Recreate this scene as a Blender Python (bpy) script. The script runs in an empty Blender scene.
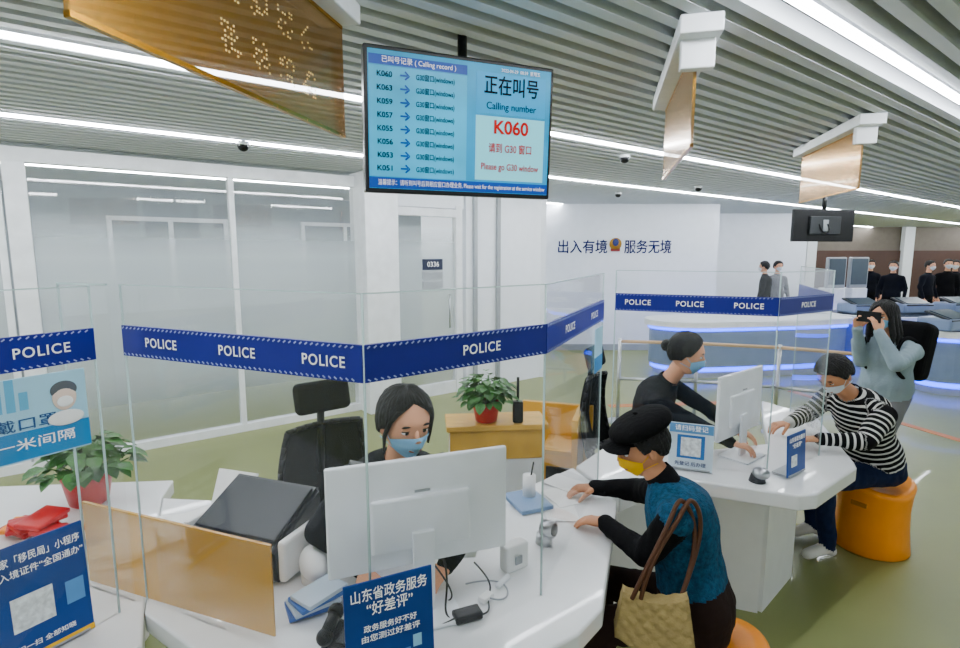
import bpy, bmesh, math, random
from mathutils import Vector, Matrix, noise
random.seed(3)
SC=bpy.context.scene; COL=SC.collection
V=Vector
# ---------------------------------------------------------------- materials
def hexc(h):
    h=h.lstrip('#'); r=[int(h[i:i+2],16)/255 for i in (0,2,4)]
    return tuple((c/12.92 if c<=.04045 else ((c+.055)/1.055)**2.4) for c in r)+(1,)
MATS={}
def mat(name,col,rough=.5,metal=0,emit=0,var=.06,scale=8,bump=0,bscale=60,coat=0,stretch=None,spec=.5):
    if name in MATS: return MATS[name]
    m=bpy.data.materials.new(name); m.use_nodes=True; nt=m.node_tree; b=nt.nodes['Principled BSDF']
    c=hexc(col) if isinstance(col,str) else col
    b.inputs['Roughness'].default_value=rough; b.inputs['Metallic'].default_value=metal
    b.inputs['Coat Weight'].default_value=coat; b.inputs['Specular IOR Level'].default_value=spec
    tc=nt.nodes.new('ShaderNodeTexCoord'); mp=nt.nodes.new('ShaderNodeMapping'); nt.links.new(tc.outputs['Object'],mp.inputs[0])
    if stretch: mp.inputs['Scale'].default_value=stretch
    nz=nt.nodes.new('ShaderNodeTexNoise'); nz.inputs['Scale'].default_value=scale; nz.inputs['Detail'].default_value=3
    nt.links.new(mp.outputs[0],nz.inputs['Vector'])
    rp=nt.nodes.new('ShaderNodeValToRGB')
    rp.color_ramp.elements[0].position=.3; rp.color_ramp.elements[1].position=.7
    rp.color_ramp.elements[0].color=tuple(max(0,x*(1-var)) for x in c[:3])+(1,)
    rp.color_ramp.elements[1].color=tuple(min(1,x*(1+var)) for x in c[:3])+(1,)
    nt.links.new(nz.outputs[0],rp.inputs[0]); nt.links.new(rp.outputs[0],b.inputs['Base Color'])
    if emit:
        b.inputs['Emission Strength'].default_value=emit; nt.links.new(rp.outputs[0],b.inputs['Emission Color'])
    if bump:
        n2=nt.nodes.new('ShaderNodeTexNoise'); n2.inputs['Scale'].default_value=bscale
        nt.links.new(mp.outputs[0],n2.inputs['Vector'])
        bp=nt.nodes.new('ShaderNodeBump'); bp.inputs['Strength'].default_value=bump; bp.inputs['Distance'].default_value=.01
        nt.links.new(n2.outputs[0],bp.inputs['Height']); nt.links.new(bp.outputs[0],b.inputs['Normal'])
    MATS[name]=m; return m
def glassmat(name,col,alpha,rough=.03,metal=0,base=.022,edge_=.5,frost=False,prough=.6):
    m=bpy.data.materials.new(name); m.use_nodes=True; nt=m.node_tree
    for n in list(nt.nodes): nt.nodes.remove(n)
    out=nt.nodes.new('ShaderNodeOutputMaterial'); tr=nt.nodes.new('ShaderNodeBsdfTransparent')
    gl=nt.nodes.new('ShaderNodeBsdfGlossy'); gl.inputs['Roughness'].default_value=rough
    lw=nt.nodes.new('ShaderNodeLayerWeight'); pw=nt.nodes.new('ShaderNodeMath'); pw.operation='POWER'; pw.inputs[1].default_value=5; nt.links.new(lw.outputs['Facing'],pw.inputs[0])
    ma=nt.nodes.new('ShaderNodeMath'); ma.operation='MULTIPLY_ADD'; ma.inputs[1].default_value=edge_; ma.inputs[2].default_value=base; nt.links.new(pw.outputs[0],ma.inputs[0])
    m1=nt.nodes.new('ShaderNodeMixShader'); nt.links.new(ma.outputs[0],m1.inputs[0]); nt.links.new(tr.outputs[0],m1.inputs[1]); nt.links.new(gl.outputs[0],m1.inputs[2])
    pr=nt.nodes.new('ShaderNodeBsdfPrincipled'); pr.inputs['Base Color'].default_value=hexc(col); pr.inputs['Metallic'].default_value=metal; pr.inputs['Roughness'].default_value=.25 if metal>.5 else prough
    m2=nt.nodes.new('ShaderNodeMixShader'); nt.links.new(m1.outputs[0],m2.inputs[1]); nt.links.new(pr.outputs[0],m2.inputs[2]); m2.inputs[0].default_value=alpha
    if frost:
        g=nt.nodes.new('ShaderNodeNewGeometry'); s=nt.nodes.new('ShaderNodeSeparateXYZ'); nt.links.new(g.outputs['Position'],s.inputs[0])
        mr=nt.nodes.new('ShaderNodeMapRange'); mr.inputs['From Min'].default_value=0; mr.inputs['From Max'].default_value=2.8; nt.links.new(s.outputs['Z'],mr.inputs[0])
        rp=nt.nodes.new('ShaderNodeValToRGB'); e=rp.color_ramp.elements
        e[0].position=.05; e[0].color=(.10,)*3+(1,); e[1].position=.97; e[1].color=(.06,)*3+(1,)
        a=e.new(.28); a.color=(.55,)*3+(1,); a=e.new(.66); a.color=(.55,)*3+(1,); a=e.new(.80); a.color=(.06,)*3+(1,)
        nt.links.new(mr.outputs[0],rp.inputs[0]); nt.links.new(rp.outputs[0],m2.inputs[0])
    nt.links.new(m2.outputs[0],out.inputs[0]); MATS[name]=m; return m
white=mat('white_paint','#eff2f6',.45); wallm=mat('wall_paint','#f0f4fb',.6,var=.02)
counterm=mat('counter_solid_surface','#eff0f1',.22,var=.02,coat=.3)
basem=mat('counter_base_panel','#dfe0dd',.4,var=.03)
greyp=mat('grey_plastic','#9ba0a5',.4); dgrey=mat('dark_grey_plastic','#1f2327',.4); black=mat('black_plastic','#08090b',.35,spec=.3)
steel=mat('brushed_steel','#b9bcc0',.3,metal=1); blue=mat('police_blue','#0b1880',.4,var=.04,spec=.3); navy=mat('poster_navy','#083e88',.4,var=.15,scale=6,spec=.3)
txtw=mat('text_white','#ffffff',.5,emit=.12,var=0); txtb=mat('text_blue','#051a5a',.5,var=0,spec=.1)
gold=glassmat('gold_acrylic','#a87820',.66,rough=.08,metal=.8)
goldf=glassmat('gold_film','#c99400',.62,rough=.1,metal=0,prough=.35)
glass=glassmat('clear_glass','#d8e6ea',.008); frost=glassmat('frosted_glass','#cdd7db',.6,frost=True,base=.05)
edge=mat('glass_edge','#b5cccb',.15)
wood=mat('light_wood','#cf9f38',.5,var=.15,scale=5,stretch=(1,8,1)); yel=mat('yellow_panel','#dca112',.4)
orange=mat('orange_plastic','#f59000',.35,var=.04,spec=.35); red=mat('red_glaze','#b80a10',.3,spec=.35); soil=mat('soil','#3a2a1c',.9)
leafm=mat('leaf_green','#2a6419',.45,var=.4,scale=20); paper=mat('paper','#f7f7f5',.7,var=.02)
skin=mat('skin','#dfa27e',.5,var=.05,bump=.05,spec=.3); skin2=mat('skin_tan','#c98b64',.5,var=.05,spec=.3)
hairb=mat('black_hair','#070606',.4,var=.4,scale=40,bump=.7,bscale=90,stretch=(6,6,1),spec=.35); hairg=mat('dark_hair','#12100f',.55,var=.4,scale=40,bump=.7,bscale=90,spec=.3)
unif=mat('navy_uniform','#070a14',.85,var=.2,bump=.2,bscale=200,spec=.15); blackc=mat('black_cloth','#060608',.9,bump=.3,bscale=150,spec=.15)
maskb=mat('blue_mask','#8fcbef',.7,var=.03,spec=.2); masky=mat('yellow_mask','#f0b800',.6,var=.05,spec=.2); maskw=mat('white_mask','#dbe3ea',.7)
teal=mat('teal_knit','#1c4a66',.9,var=.4,scale=60,bump=1,bscale=140,spec=.15); brownc=mat('brown_cloth','#231613',.9,bump=.3,spec=.15)
jeans=mat('denim','#131f3c',.85,var=.2,scale=30,bump=.3,bscale=200,spec=.15); jacket=mat('pale_jacket','#8fa2ac',.7,var=.08,bump=.2,spec=.2); greyc=mat('grey_cloth','#77787c',.8,var=.1)
shoe=mat('shoe_light','#d0ccc4',.6); shoeb=mat('shoe_black','#0e0e0e',.5)
eyew=mat('eye_white','#eceae6',.3); irism=mat('iris','#120a06',.2); lip=mat('lips','#b0645a',.5)
def stripemat():
    m=bpy.data.materials.new('striped_knit'); m.use_nodes=True; nt=m.node_tree; b=nt.nodes['Principled BSDF']; b.inputs['Roughness'].default_value=.85; b.inputs['Specular IOR Level'].default_value=.15
    a=nt.nodes.new('ShaderNodeAttribute'); a.attribute_name='along'
    mu=nt.nodes.new('ShaderNodeMath'); mu.operation='MULTIPLY'; mu.inputs[1].default_value=1/.034; nt.links.new(a.outputs['Fac'],mu.inputs[0])
    f=nt.nodes.new('ShaderNodeMath'); f.operation='FRACT'; nt.links.new(mu.outputs[0],f.inputs[0])
    r=nt.nodes.new('ShaderNodeValToRGB'); r.color_ramp.interpolation='CONSTANT'; r.color_ramp.elements[0].color=hexc('#0a0a0d'); r.color_ramp.elements[1].position=.66; r.color_ramp.elements[1].color=hexc('#d0d0cc')
    nt.links.new(f.outputs[0],r.inputs[0]); nt.links.new(r.outputs[0],b.inputs['Base Color']); return m
stripe=stripemat()
def floormat(): return mat('green_floor','#868c50',.4,var=.05,scale=2,coat=.12)
# ---------------------------------------------------------------- mesh builder
def rotz(a): return Matrix.Rotation(a,4,'Z')
def dirR(dx,dy): return rotz(math.atan2(dy,dx))
class MB:
    def __init__(s): s.bm=bmesh.new(); s.mats=[]
    def mi(s,m):
        if m not in s.mats: s.mats.append(m)
        return s.mats.index(m)
    def add(s,t,m,M=None,smooth=False):
        if M is not None: bmesh.ops.transform(t,matrix=M,verts=t.verts)
        i=s.mi(m)
        for f in t.faces: f.material_index=i; f.smooth=smooth
        me=bpy.data.meshes.new('t'); t.to_mesh(me); t.free(); s.bm.from_mesh(me); bpy.data.meshes.remove(me)
    def box(s,c,size,m,R=None,bev=0,seg=2):
        t=bmesh.new(); bmesh.ops.create_cube(t,size=1); bmesh.ops.scale(t,vec=V(size),verts=t.verts)
        if bev: bmesh.ops.bevel(t,geom=t.edges[:],offset=bev,segments=seg,affect='EDGES',profile=.5)
        s.add(t,m,Matrix.Translation(V(c))@(R if R else Matrix()))
    def cyl(s,p0,p1,r0,m,r1=None,seg=20,smooth=True):
        p0=V(p0);p1=V(p1); r1=r0 if r1 is None else r1; d=p1-p0
        t=bmesh.new(); bmesh.ops.create_cone(t,cap_ends=True,segments=seg,radius1=r0,radius2=r1,depth=d.length)
        s.add(t,m,Matrix.Translation((p0+p1)/2)@d.to_track_quat('Z','Y').to_matrix().to_4x4(),smooth)
    def ell(s,c,r,m,R=None,seg=20):
        t=bmesh.new(); bmesh.ops.create_uvsphere(t,u_segments=seg,v_segments=max(8,seg*2//3),radius=1)
        s.add(t,m,Matrix.Translation(V(c))@(R if R else Matrix())@Matrix.Diagonal((*r,1)),True)
    def prism(s,pts,z0,z1,m,bev=0):
        t=bmesh.new(); vs=[t.verts.new((x,y,z0)) for x,y in pts]; f=t.faces.new(vs)
        r=bmesh.ops.extrude_face_region(t,geom=[f]); bmesh.ops.translate(t,vec=(0,0,z1-z0),verts=[v for v in r['geom'] if isinstance(v,bmesh.types.BMVert)])
        bmesh.ops.recalc_face_normals(t,faces=t.faces)
        if bev: bmesh.ops.bevel(t,geom=t.edges[:],offset=bev,segments=3,affect='EDGES',profile=.5)
        s.add(t,m)
    def lathe(s,c,prof,m,seg=32,fz=None,smooth=True):
        t=bmesh.new(); rings=[]
        for r,z in prof:
            rings.append([t.verts.new((r*math.cos(a),r*math.sin(a),z+(fz(a,r,z) if fz else 0))) for a in [2*math.pi*i/seg for i in range(seg)]])
        for a,b in zip(rings,rings[1:]):
            for i in range(seg): t.faces.new((a[i],a[(i+1)%seg],b[(i+1)%seg],b[i]))
        t.faces.new(rings[0][::-1]); t.faces.new(rings[-1])
        bmesh.ops.recalc_face_normals(t,faces=t.faces); s.add(t,m,Matrix.Translation(V(c)),smooth)
    def grid(s,P,m,smooth=True,close=False):
        t=bmesh.new(); R=[[t.verts.new(p) for p in row] for row in P]
        for a,b in zip(R,R[1:]):
            n=len(a)
            for i in range(n if close else n-1): t.faces.new((a[i],a[(i+1)%n],b[(i+1)%n],b[i]))
        s.add(t,m,None,smooth)
    def panel(s,p0,p1,z0,z1,th,m,bev=0,off=0):
        p0=V((p0[0],p0[1],0)); p1=V((p1[0],p1[1],0)); d=p1-p0; n=V((d.y,-d.x,0)).normalized()
        c=(p0+p1)/2+n*off; s.box((c.x,c.y,(z0+z1)/2),(d.length,th,z1-z0),m,dirR(d.x,d.y),bev)
    def done(s,name,parent=None):
        bm=s.bm
        if not bm.verts: return None
        lo=V([min(v.co[i] for v in bm.verts) for i in range(3)]); hi=V([max(v.co[i] for v in bm.verts) for i in range(3)])
        c=(lo+hi)/2
        bmesh.ops.translate(bm,vec=-c,verts=bm.verts)
        me=bpy.data.meshes.new(name); bm.to_mesh(me); bm.free()
        for m in s.mats: me.materials.append(m)
        o=bpy.data.objects.new(name,me); o.location=c; COL.objects.link(o)
        if parent: par(o,parent)
        return o
def par(o,p):
    o.parent=p; o.matrix_parent_inverse=Matrix.Translation(-V(p.location))
def empty(name,loc):
    e=bpy.data.objects.new(name,None); e.location=loc; e.empty_display_size=.1; COL.objects.link(e); return e
def text(parent,s,loc,right,size,m,up=(0,0,1),fit=None,off=.003,align='CENTER',bold=0,ls=1):
    cu=bpy.data.curves.new('lettering','FONT'); cu.body=s; cu.size=size; cu.align_x=align; cu.align_y='CENTER'; cu.extrude=.0003; cu.offset=bold; cu.space_character=ls; cu.resolution_u=4
    cu.materials.append(m); o=bpy.data.objects.new('lettering',cu); COL.objects.link(o)
    r=V(right).normalized(); u=V(up); u=(u-r*u.dot(r)).normalized(); n=r.cross(u)
    sx=1
    if fit:
        bpy.context.view_layer.update()
        if o.dimensions.x>0: sx=fit/o.dimensions.x
    M=Matrix((r,u,n)).transposed().to_4x4(); M.translation=V(loc)+n*off
    o.matrix_world=M@Matrix.Diagonal((sx,1,1,1))
    if parent: par(o,parent)
    return o
def cable(name,pts,r,m,parent=None):
    cu=bpy.data.curves.new(name,'CURVE'); cu.dimensions='3D'; cu.bevel_depth=r; cu.bevel_resolution=2; cu.materials.append(m)
    sp=cu.splines.new('NURBS'); sp.points.add(len(pts)-1); sp.use_endpoint_u=True; sp.order_u=4
    for i,p in enumerate(pts): sp.points[i].co=(*p,1)
    o=bpy.data.objects.new(name,cu); COL.objects.link(o)
    if parent: par(o,parent)
    return o
# ---------------------------------------------------------------- room frame
D=V((.8,.6,0)); N=V((-.6,.8,0)); RD=dirR(.8,.6); HC=2.8
def W(s,d,z=0): return D*s+N*d+V((0,0,z))
b=MB(); b.box((6,8,-.05),(50,40,.1),floormat()); b.done('floor')
slat=mat('ceiling_slat','#dde2e8',.5,var=.02); plen=mat('ceiling_plenum','#25272a',.9)
b=MB(); b.box(W(11,3.0,3.05),(46,16,.06),plen,RD)
lines=[.98,3.1,4.85]
k=-4.5
while k<10.2:
    if min(abs(k-l) for l in lines)>.06: b.box(W(11,k,HC+.04),(44,.056,.08),slat,RD)
    k+=.115
b.done('ceiling')
lampm=mat('led_diffuser','#f4f9ff',.4,emit=84,var=0)
for l in lines+[7.4]:
    b=MB(); b.box(W(11,l,HC-.002),(44,.030,.02),lampm,RD); b.box(W(11,l,HC+.04),(44,.05,.07),white,RD); b.done('ceiling_light')
# back-left glass partition
wd=6.0
b=MB()
def wpt(s): p=W(s,wd); return (p.x,p.y)
for s0,s1 in [(-2.6,-.42),(-.25,1.31),(1.36,2.66)]: b.panel(wpt(s0),wpt(s1),.05,2.62,.012,frost)
for s_,w in [(-.33,.15),(-.45,.05),(1.335,.05)]: b.box(W(s_,wd,1.35),(w,.09,2.7),white,RD)
b.box(W(.05,wd,2.70),(5.4,.1,.12),white,RD); b.box(W(.05,wd,.04),(5.4,.1,.08),white,RD)
b.done('window_1')
b=MB(); b.box(W(2.87,wd-.1,1.4),(.42,.42,2.8),white,RD,.01); b.done('column')
b=MB()
b.panel(wpt(3.2),wpt(4.1),.05,2.35,.012,frost); b.box(W(3.15,wd,1.25),(.09,.1,2.5),white,RD); b.box(W(4.12,wd,1.25),(.1,.1,2.5),white,RD); b.box(W(3.63,wd,2.4),(.9,.1,.1),white,RD); b.box(W(3.63,wd,.08),(.9,.06,.16),white,RD)
b.cyl(W(3.95,wd-.07,.9),W(3.95,wd-.07,1.35),.012,steel); dr=b.done('door_1')
b=MB(); b.box(W(3.65,wd,2.63),(1.1,.08,.34),wallm,RD); b.box(W(4.95,wd,1.4),(1.45,.12,2.8),wallm,RD); b.done('wall_left')
b=MB()
for s_ in (4.35,4.75): b.box(W(s_,wd-.09,1.4),(.05,.05,2.75),greyp,RD)
b.done('trim_1')
b=MB(); c=W(3.72,wd-.02,1.74); b.box(c,(.30,.02,.14),mat('plaque_navy','#141f3e',.4),RD,.003); b.box(W(3.72,wd-.02,1.60),(.30,.015,.09),greyp,RD); b.box(W(3.72,wd-.02,1.48),(.30,.015,.09),greyp,RD); pl=b.done('door_number_plaque')
text(pl,'0336',c-N*.012,D,.09,txtw)
b=MB(); b.box((.98,9.25,1.4),(.12,2.3,2.8),wallm,rotz(math.radians(-3))); b.done('wall_return')
b=MB(); b.box(W(0,9.3,1.4),(11,.1,2.8),mat('office_wall','#9aa3a8',.7),RD); b.done('wall_office')
for i,s_ in enumerate([-1.5,1.2,3.9]):
    b=MB(); b.box(W(s_,9.22,1.75),(1.5,.04,1.2),mat('dark_window','#36434c',.1),RD)  # dark-coloured window panes
    for q in (-.75,0,.75): b.box(W(s_+q,9.19,1.75),(.06,.06,1.26),white,RD)
    for q in (1.13,2.37): b.box(W(s_,9.19,q),(1.56,.06,.06),white,RD)
    b.done('window_%d'%(i+2))
b=MB()
for s_,h,w in ((-1.2,1.2,.9),(.4,1.5,.7),(1.9,1.15,.9)): b.box(W(s_,8.2,h/2),(w,.45,h),mat('office_cabinet','#4c545a',.6),RD,.01)
b.done('filing_cabinet')
# back white wall with slogan
b=MB(); b.box((2.75,10.45,1.4),(3.4,.1,2.8),wallm); b.box((2.75,10.38,.06),(3.4,.03,.12),greyp); bw=b.done('wall_back')
text(bw,'出入有境',(1.95,10.4,1.98),(1,0,0),.27,txtb,fit=.94,bold=.0035,off=.01)
text(bw,'服务无境',(3.20,10.4,1.98),(1,0,0),.27,txtb,fit=.90,bold=.0035,off=.01)
b=MB(); b.cyl((2.575,10.39,2.05),(2.575,10.36,2.05),.115,mat('badge_gold','#b8862a',.3,metal=.6)); b.ell((2.575,10.36,2.08),(.06,.02,.07),mat('badge_blue','#14256d',.4)); b.box((2.575,10.37,1.94),(.18,.02,.06),mat('badge_red','#98221a',.4),None,.01); b.done('wall_badge')
b=MB(); b.box((4.5,11.7,1.4),(.12,2.5,2.8),wallm); b.box((6.1,13,1.4),(3.3,.12,2.8),wallm); b.done('wall_recess')
b=MB(); b.box((17,20,1.4),(20,.12,2.8),mat('far_wall','#6f665c',.7)); b.box((17,19.9,1.0),(20,.1,1.9),mat('far_wood','#45291c',.6)); 
for x in (9,12,15.5,19): b.box((x,19.8,1.4),(.35,.2,2.8),wallm)
b.done('wall_far')
# ---------------------------------------------------------------- hanging signs
G=V((.22,.975,0)).normalized()
for px,py,L in [(-.76,1.06,1.10),(.87,2.3,1.05),(2.6,3.8,1.15)]:
    p0=V((px,py,0)); p1=p0+G*L; c=(p0+p1)/2; R=dirR(G.x,G.y)
    b=MB(); b.box((c.x,c.y,2.53),(L,.012,.40),gold,R)
    for q in (2.335,2.725): b.box((c.x,c.y,q),(L,.016,.012),mat('gold_trim','#b27f1f',.25,metal=1),R)
    rr=random.Random(5); led=mat('led_dots','#d9c384',.4,emit=.12,var=0); nn=V((G.y,-G.x,0))
    for col in range(2):
        for ch in range(4):
            cx=.42+ch*.13; z=2.63-col*.14
            for i in range(7):
                for j in range(7):
                    if rr.random()<.42:
                        q=p0+G*(cx+i*.012)+nn*.008
                        b.box((q.x,q.y,z-j*.012),(.005,.002,.005),led,R)
    c2=c-G*.06; b.box((c2.x,c2.y,2.765),(L*1.12,.16,.07),white,R,.006)
    e=p0-G*.03; b.box((e.x,e.y,2.70),(.05,.13,.16),white,R,.006)
    b.done('hanging_gold_sign')
# ---------------------------------------------------------------- TV
tl=V((-.455,2.19,0)); tr=V((.305,2.49,0)); td=(tr-tl); TW=td.length; td.normalize(); tn=V((td.y,-td.x,0))
tc=(tl+tr)/2; up=(V((0,0,1))+tn*.05).normalized(); R=Matrix((td,up.cross(td),up)).transposed().to_4x4()
b=MB(); b.box((tc.x,tc.y,2.41),(TW,.05,.55),black,R,.006)
scr=mat('tv_screen_cyan','#0a8cbc',.3,emit=.4,var=.25,scale=2.5,spec=.2); scl=mat('tv_screen_pale','#7ad2e2',.3,emit=.38,var=.05,scale=2,spec=.2); scb=mat('tv_bar_blue','#033c90',.3,emit=.45,var=0,spec=.2); sct=mat('tv_box_cyan','#0490c4',.3,emit=.42,var=.03,spec=.2)
sll=mat('tv_list_blue','#2ba5cf',.3,emit=.38,var=.25,scale=3,spec=.2)
fc=V((tc.x,tc.y,2.41))-V(R.col[1][:3])*.026
ux=td; uz=V(R.col[2][:3])
def tp(x,z): return fc+ux*x+uz*z
def tbox(x,z,w,h,m,o=.001): c=tp(x,z)-V(R.col[1][:3])*o; b.box(c,(w,.002,h),m,R)
tbox(0,0,TW-.03,.515,scr); tbox(0,-.235,TW-.03,.042,scb,.002); tbox(-.19,.222,.40,.036,scb,.002); tbox(.21,.145,.32,.16,sct,.002); tbox(.21,-.075,.32,.26,scl,.002); tbox(-.19,-.005,.40,.41,sll,.0015)
hang=V((tc.x,tc.y,0))+V((0,.05,0))
b.box((hang.x,hang.y+.02,2.55),(.12,.06,.25),black,R); b.cyl((hang.x,hang.y+.03,2.5),(hang.x,hang.y+.03,2.82),.02,black)
tv=b.done('hanging_queue_display')
dk=mat('tv_text_dark','#020a16',.5,var=0,spec=.1); rd=mat('tv_text_red','#b80808',.5,emit=.12,var=0,spec=.1)
def tt(s,x,z,size,m,fit=None,align='CENTER',bold=0): text(tv,s,tp(x,z),ux,size,m,up=uz,fit=fit,off=.006,align=align,bold=bold)
tt('已叫号记录 ( Calling record )',-.19,.222,.026,txtw,fit=.30)
tt('2022-04-29  08:59  星期五',.25,.238,.018,txtw,fit=.18)
for i,k in enumerate(['K060','K063','K059','K057','K055','K056','K053','K051']):
    z=.17-.050*i; tt(k,-.33,z,.028,dk,fit=.06,bold=.0004); tt('→',-.25,z,.05,scb,bold=.001); tt('G30窗口(windows)',-.125,z,.027,dk,fit=.16,bold=.0002)
tt('正在叫号',.21,.172,.08,dk,fit=.25,bold=.001); tt('Calling number',.21,.095,.040,dk,fit=.23)
tt('K060',.21,.01,.075,rd,fit=.16,bold=.002); tt('请到 G30 窗口',.21,-.075,.042,rd,fit=.20,bold=.0004); tt('Please go G30 window',.21,-.150,.038,rd,fit=.27,bold=.0004)
tt('温馨提示：请听到叫号后到相应窗口办理业务, Please wait for the registration at the service window',0.01,-.235,.024,txtw,fit=.74)
b=MB(); b.box((5.0,8,2.28),(.98,.06,.46),black,rotz(.15),.008); b.box((5.0,7.96,2.28),(.5,.05,.26),dgrey,rotz(.15),.01); b.cyl((5,8,2.4),(5,8,2.85),.03,black); b.box((5,7.94,2.28),(.08,.03,.16),greyp,rotz(.15))
cab=b.done('hanging_queue_display')
cable('cord',[(5.02,7.92,2.3),(5.1,7.9,2.15),(4.95,7.9,2.1),(4.9,7.92,2.3)],.008,black,cab)
for x,y in [(-1.95,4.6),(1.35,5.2),(3.0,7.6),(2.1,8.4),(-.1,6.9)]:
    b=MB(); b.cyl((x,y,2.77),(x,y,2.798),.05,white); b.ell((x,y,2.765),(.045,.045,.045),black); b.done('dome_camera')
# ---------------------------------------------------------------- counters
b=MB(); b.prism([(-1.08,1.60),(-.33,1.10),(.30,1.50),(.40,1.62),(.64,2.38),(.50,2.78),(.05,2.38),(-.02,1.92),(-.62,1.88),(-.8,2.35),(-1.5,2.42)],.68,.75,counterm,.008)
for a,c in [((-1.0,1.72),(-.30,1.36)),((-.30,1.36),(.16,1.74)),((.16,1.74),(.42,2.5))]: b.panel(a,c,0,.68,.04,basem)
b.panel((-1.35,2.38),(-.82,2.32),0,.68,.03,basem)
b.done('service_counter')
b=MB(); b.prism([(-1.35,.6),(-1.0,1.46),(-1.085,1.605),(-1.505,2.425),(-1.56,2.62),(-2.9,2.5),(-2.4,.6)],.68,.75,counterm,.008)
b.panel((-1.45,.7),(-1.12,1.5),0,.68,.04,basem); b.panel((-2.7,2.3),(-1.65,2.45),0,.68,.04,basem); b.done('service_counter')
b=MB(); b.prism([(.66,2.42),(.98,2.66),(1.52,2.44),(1.62,2.46),(2.03,2.78),(2.07,2.86),(2.38,3.7),(2.2,4.1),(1.95,3.6),(1.75,3.15),(1.1,2.98),(.9,3.3),(.52,2.8)],.67,.75,counterm,.01)
for a,c in [((.62,2.62),(.95,2.86)),((.95,2.86),(1.48,2.66)),((1.48,2.66),(1.82,2.98)),((1.82,2.98),(2.1,3.75))]: b.panel(a,c,0,.67,.05,basem)
b.done('service_counter')
def glassrun(pts,words,zb=.75,zt=1.80,name='glass_screen'):
    b=MB(); tx=[]
    for (p0,p1),ws in zip(zip(pts,pts[1:]),words):
        b.panel(p0,p1,zb,zt,.008,glass); b.panel(p0,p1,zt-.0015,zt+.0015,.009,edge)
        b.panel(p0,p1,1.58,1.675,.013,blue)
        a=V((*p0,0)); d=V((*p1,0))-a; L=d.length; d.normalize(); n=V((d.y,-d.x,0))
        k=.01
        while k<L-.02:
            q=a+d*k+n*.008
            for z,sg in ((1.5865,1),(1.6685,-1)):
                b.box((q.x,q.y,z),(.009,.001,.0035),mat('band_chevron','#98a6dc',.5),dirR(d.x,d.y)@Matrix.Rotation(sg*.6,4,'Y'))
            k+=.018
        for f in ws: tx.append((a+d*L*f+n*.008+V((0,0,1.6275)),d))
    for p in pts: b.cyl((*p,zb),(*p,zt),.0035,edge,seg=8)
    o=b.done(name)
    for p,d in tx: text(o,'POLICE',p,d,.040,txtw,fit=.135,bold=.0004,ls=1.15)
    return o
P1,P2,P3,P4=(-1.11,1.665),(-.285,1.30),(.206,1.69),(.585,2.56)
glassrun([P1,P2,P3,P4],[(.2,.54,.87),(.58,),(.3,.75)])
glassrun([(-1.62,.75),(-1.16,1.60)],[(.55,.86)])
glassrun([(.75,2.98),(1.49,2.68),(1.93,2.95),(2.25,3.8)],[(.15,.48,.83),(.5,),(.5,)])
b=MB(); b.panel((-1.36,1.74),(-1.15,1.66),.75,1.80,.008,glass); b.panel((-1.36,1.74),(-1.15,1.66),1.797,1.803,.009,edge); b.cyl((-1.36,1.74,.75),(-1.36,1.74,1.8),.004,edge,seg=8); b.done('glass_screen')
b=MB(); b.panel((-1.37,1.765),(-.615,1.485),.755,1.045,.006,goldf); b.panel((-1.37,1.765),(-.615,1.485),1.042,1.048,.01,mat('gold_trim2','#b88619',.25)); b.done('gold_tinted_panel')
# ---------------------------------------------------------------- boards
def board(name,p0,p1,z0,h,m,lines,lean=.06,foot=True,patch=None,hdr=None):
    a=V((*p0,0)); d=V((*p1,0))-a; L=d.length; d.normalize(); n=V((d.y,-d.x,0)); up=(V((0,0,1))-n*lean).normalized()
    R=Matrix((d,up.cross(d),up)).transposed().to_4x4(); c=a+d*L/2+V((0,0,z0+h/2)); nn=-V(R.col[1][:3])
    b=MB(); b.box(c,(L,.006,h),m,R,.002)
    if foot: b.box(a+d*L/2-n*.03+V((0,0,z0+.006)),(L*.9,.09,.008),greyp,dirR(d.x,d.y),.002)
    def q(u,v): return c+d*(u-.5)*L+up*(v-.5)*h
    for hd_ in (hdr or []): b.box(q(hd_[0],hd_[1])+nn*.0035,(L*hd_[2],.001,h*hd_[3]),hd_[4],R)
    for (u,v,s) in (patch or []): b.box(q(u,v)+nn*.0045,(L*s,.002,L*s),mat('qr_patch','#dfe5e8',.6,var=.25,scale=60),R)
    o=b.done(name)
    for s,u,v,sz,fit,mm in lines: text(o,s,q(u,v),d,sz,mm,up=up,fit=fit*L,off=.0055,bold=sz*.006)
    return o,q,d,up,nn,R
pale=mat('print_pale','#4f90cf',.6)
board('evaluation_poster_stand',(-.335,1.225),(-.125,1.325),.755,.325,navy,[('山东省政务服务',.5,.89,.036,.86,txtw),('“好差评”',.5,.77,.038,.52,txtw),('政务服务好不好',.5,.62,.020,.60,txtw),('由您测过好差评',.5,.54,.020,.66,txtw)],patch=[(.26,.26,.34)],
 hdr=[(.66,.34,.12,.06,pale),(.80,.41,.10,.10,maskb),(.72,.24,.20,.03,pale),(.82,.17,.26,.03,maskb),(.60,.14,.08,.05,masky)])
o,q,d,up,nn,R=board('mini_program_poster_stand',(-1.315,1.33),(-1.195,1.53),.755,.345,navy,[('国家「移民局」小程序',.5,.87,.028,.90,txtw),('出入境证件“全国通办”',.5,.76,.025,.94,txtw),('扫一扫 全部知晓',.5,.13,.018,.6,txtw)],patch=[(.40,.42,.42)],hdr=[(.5,.03,1,.05,masky),(.84,.42,.2,.2,pale)])
sky=mat('poster_sky','#a9dcf2',.5,var=.08,scale=3)
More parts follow.
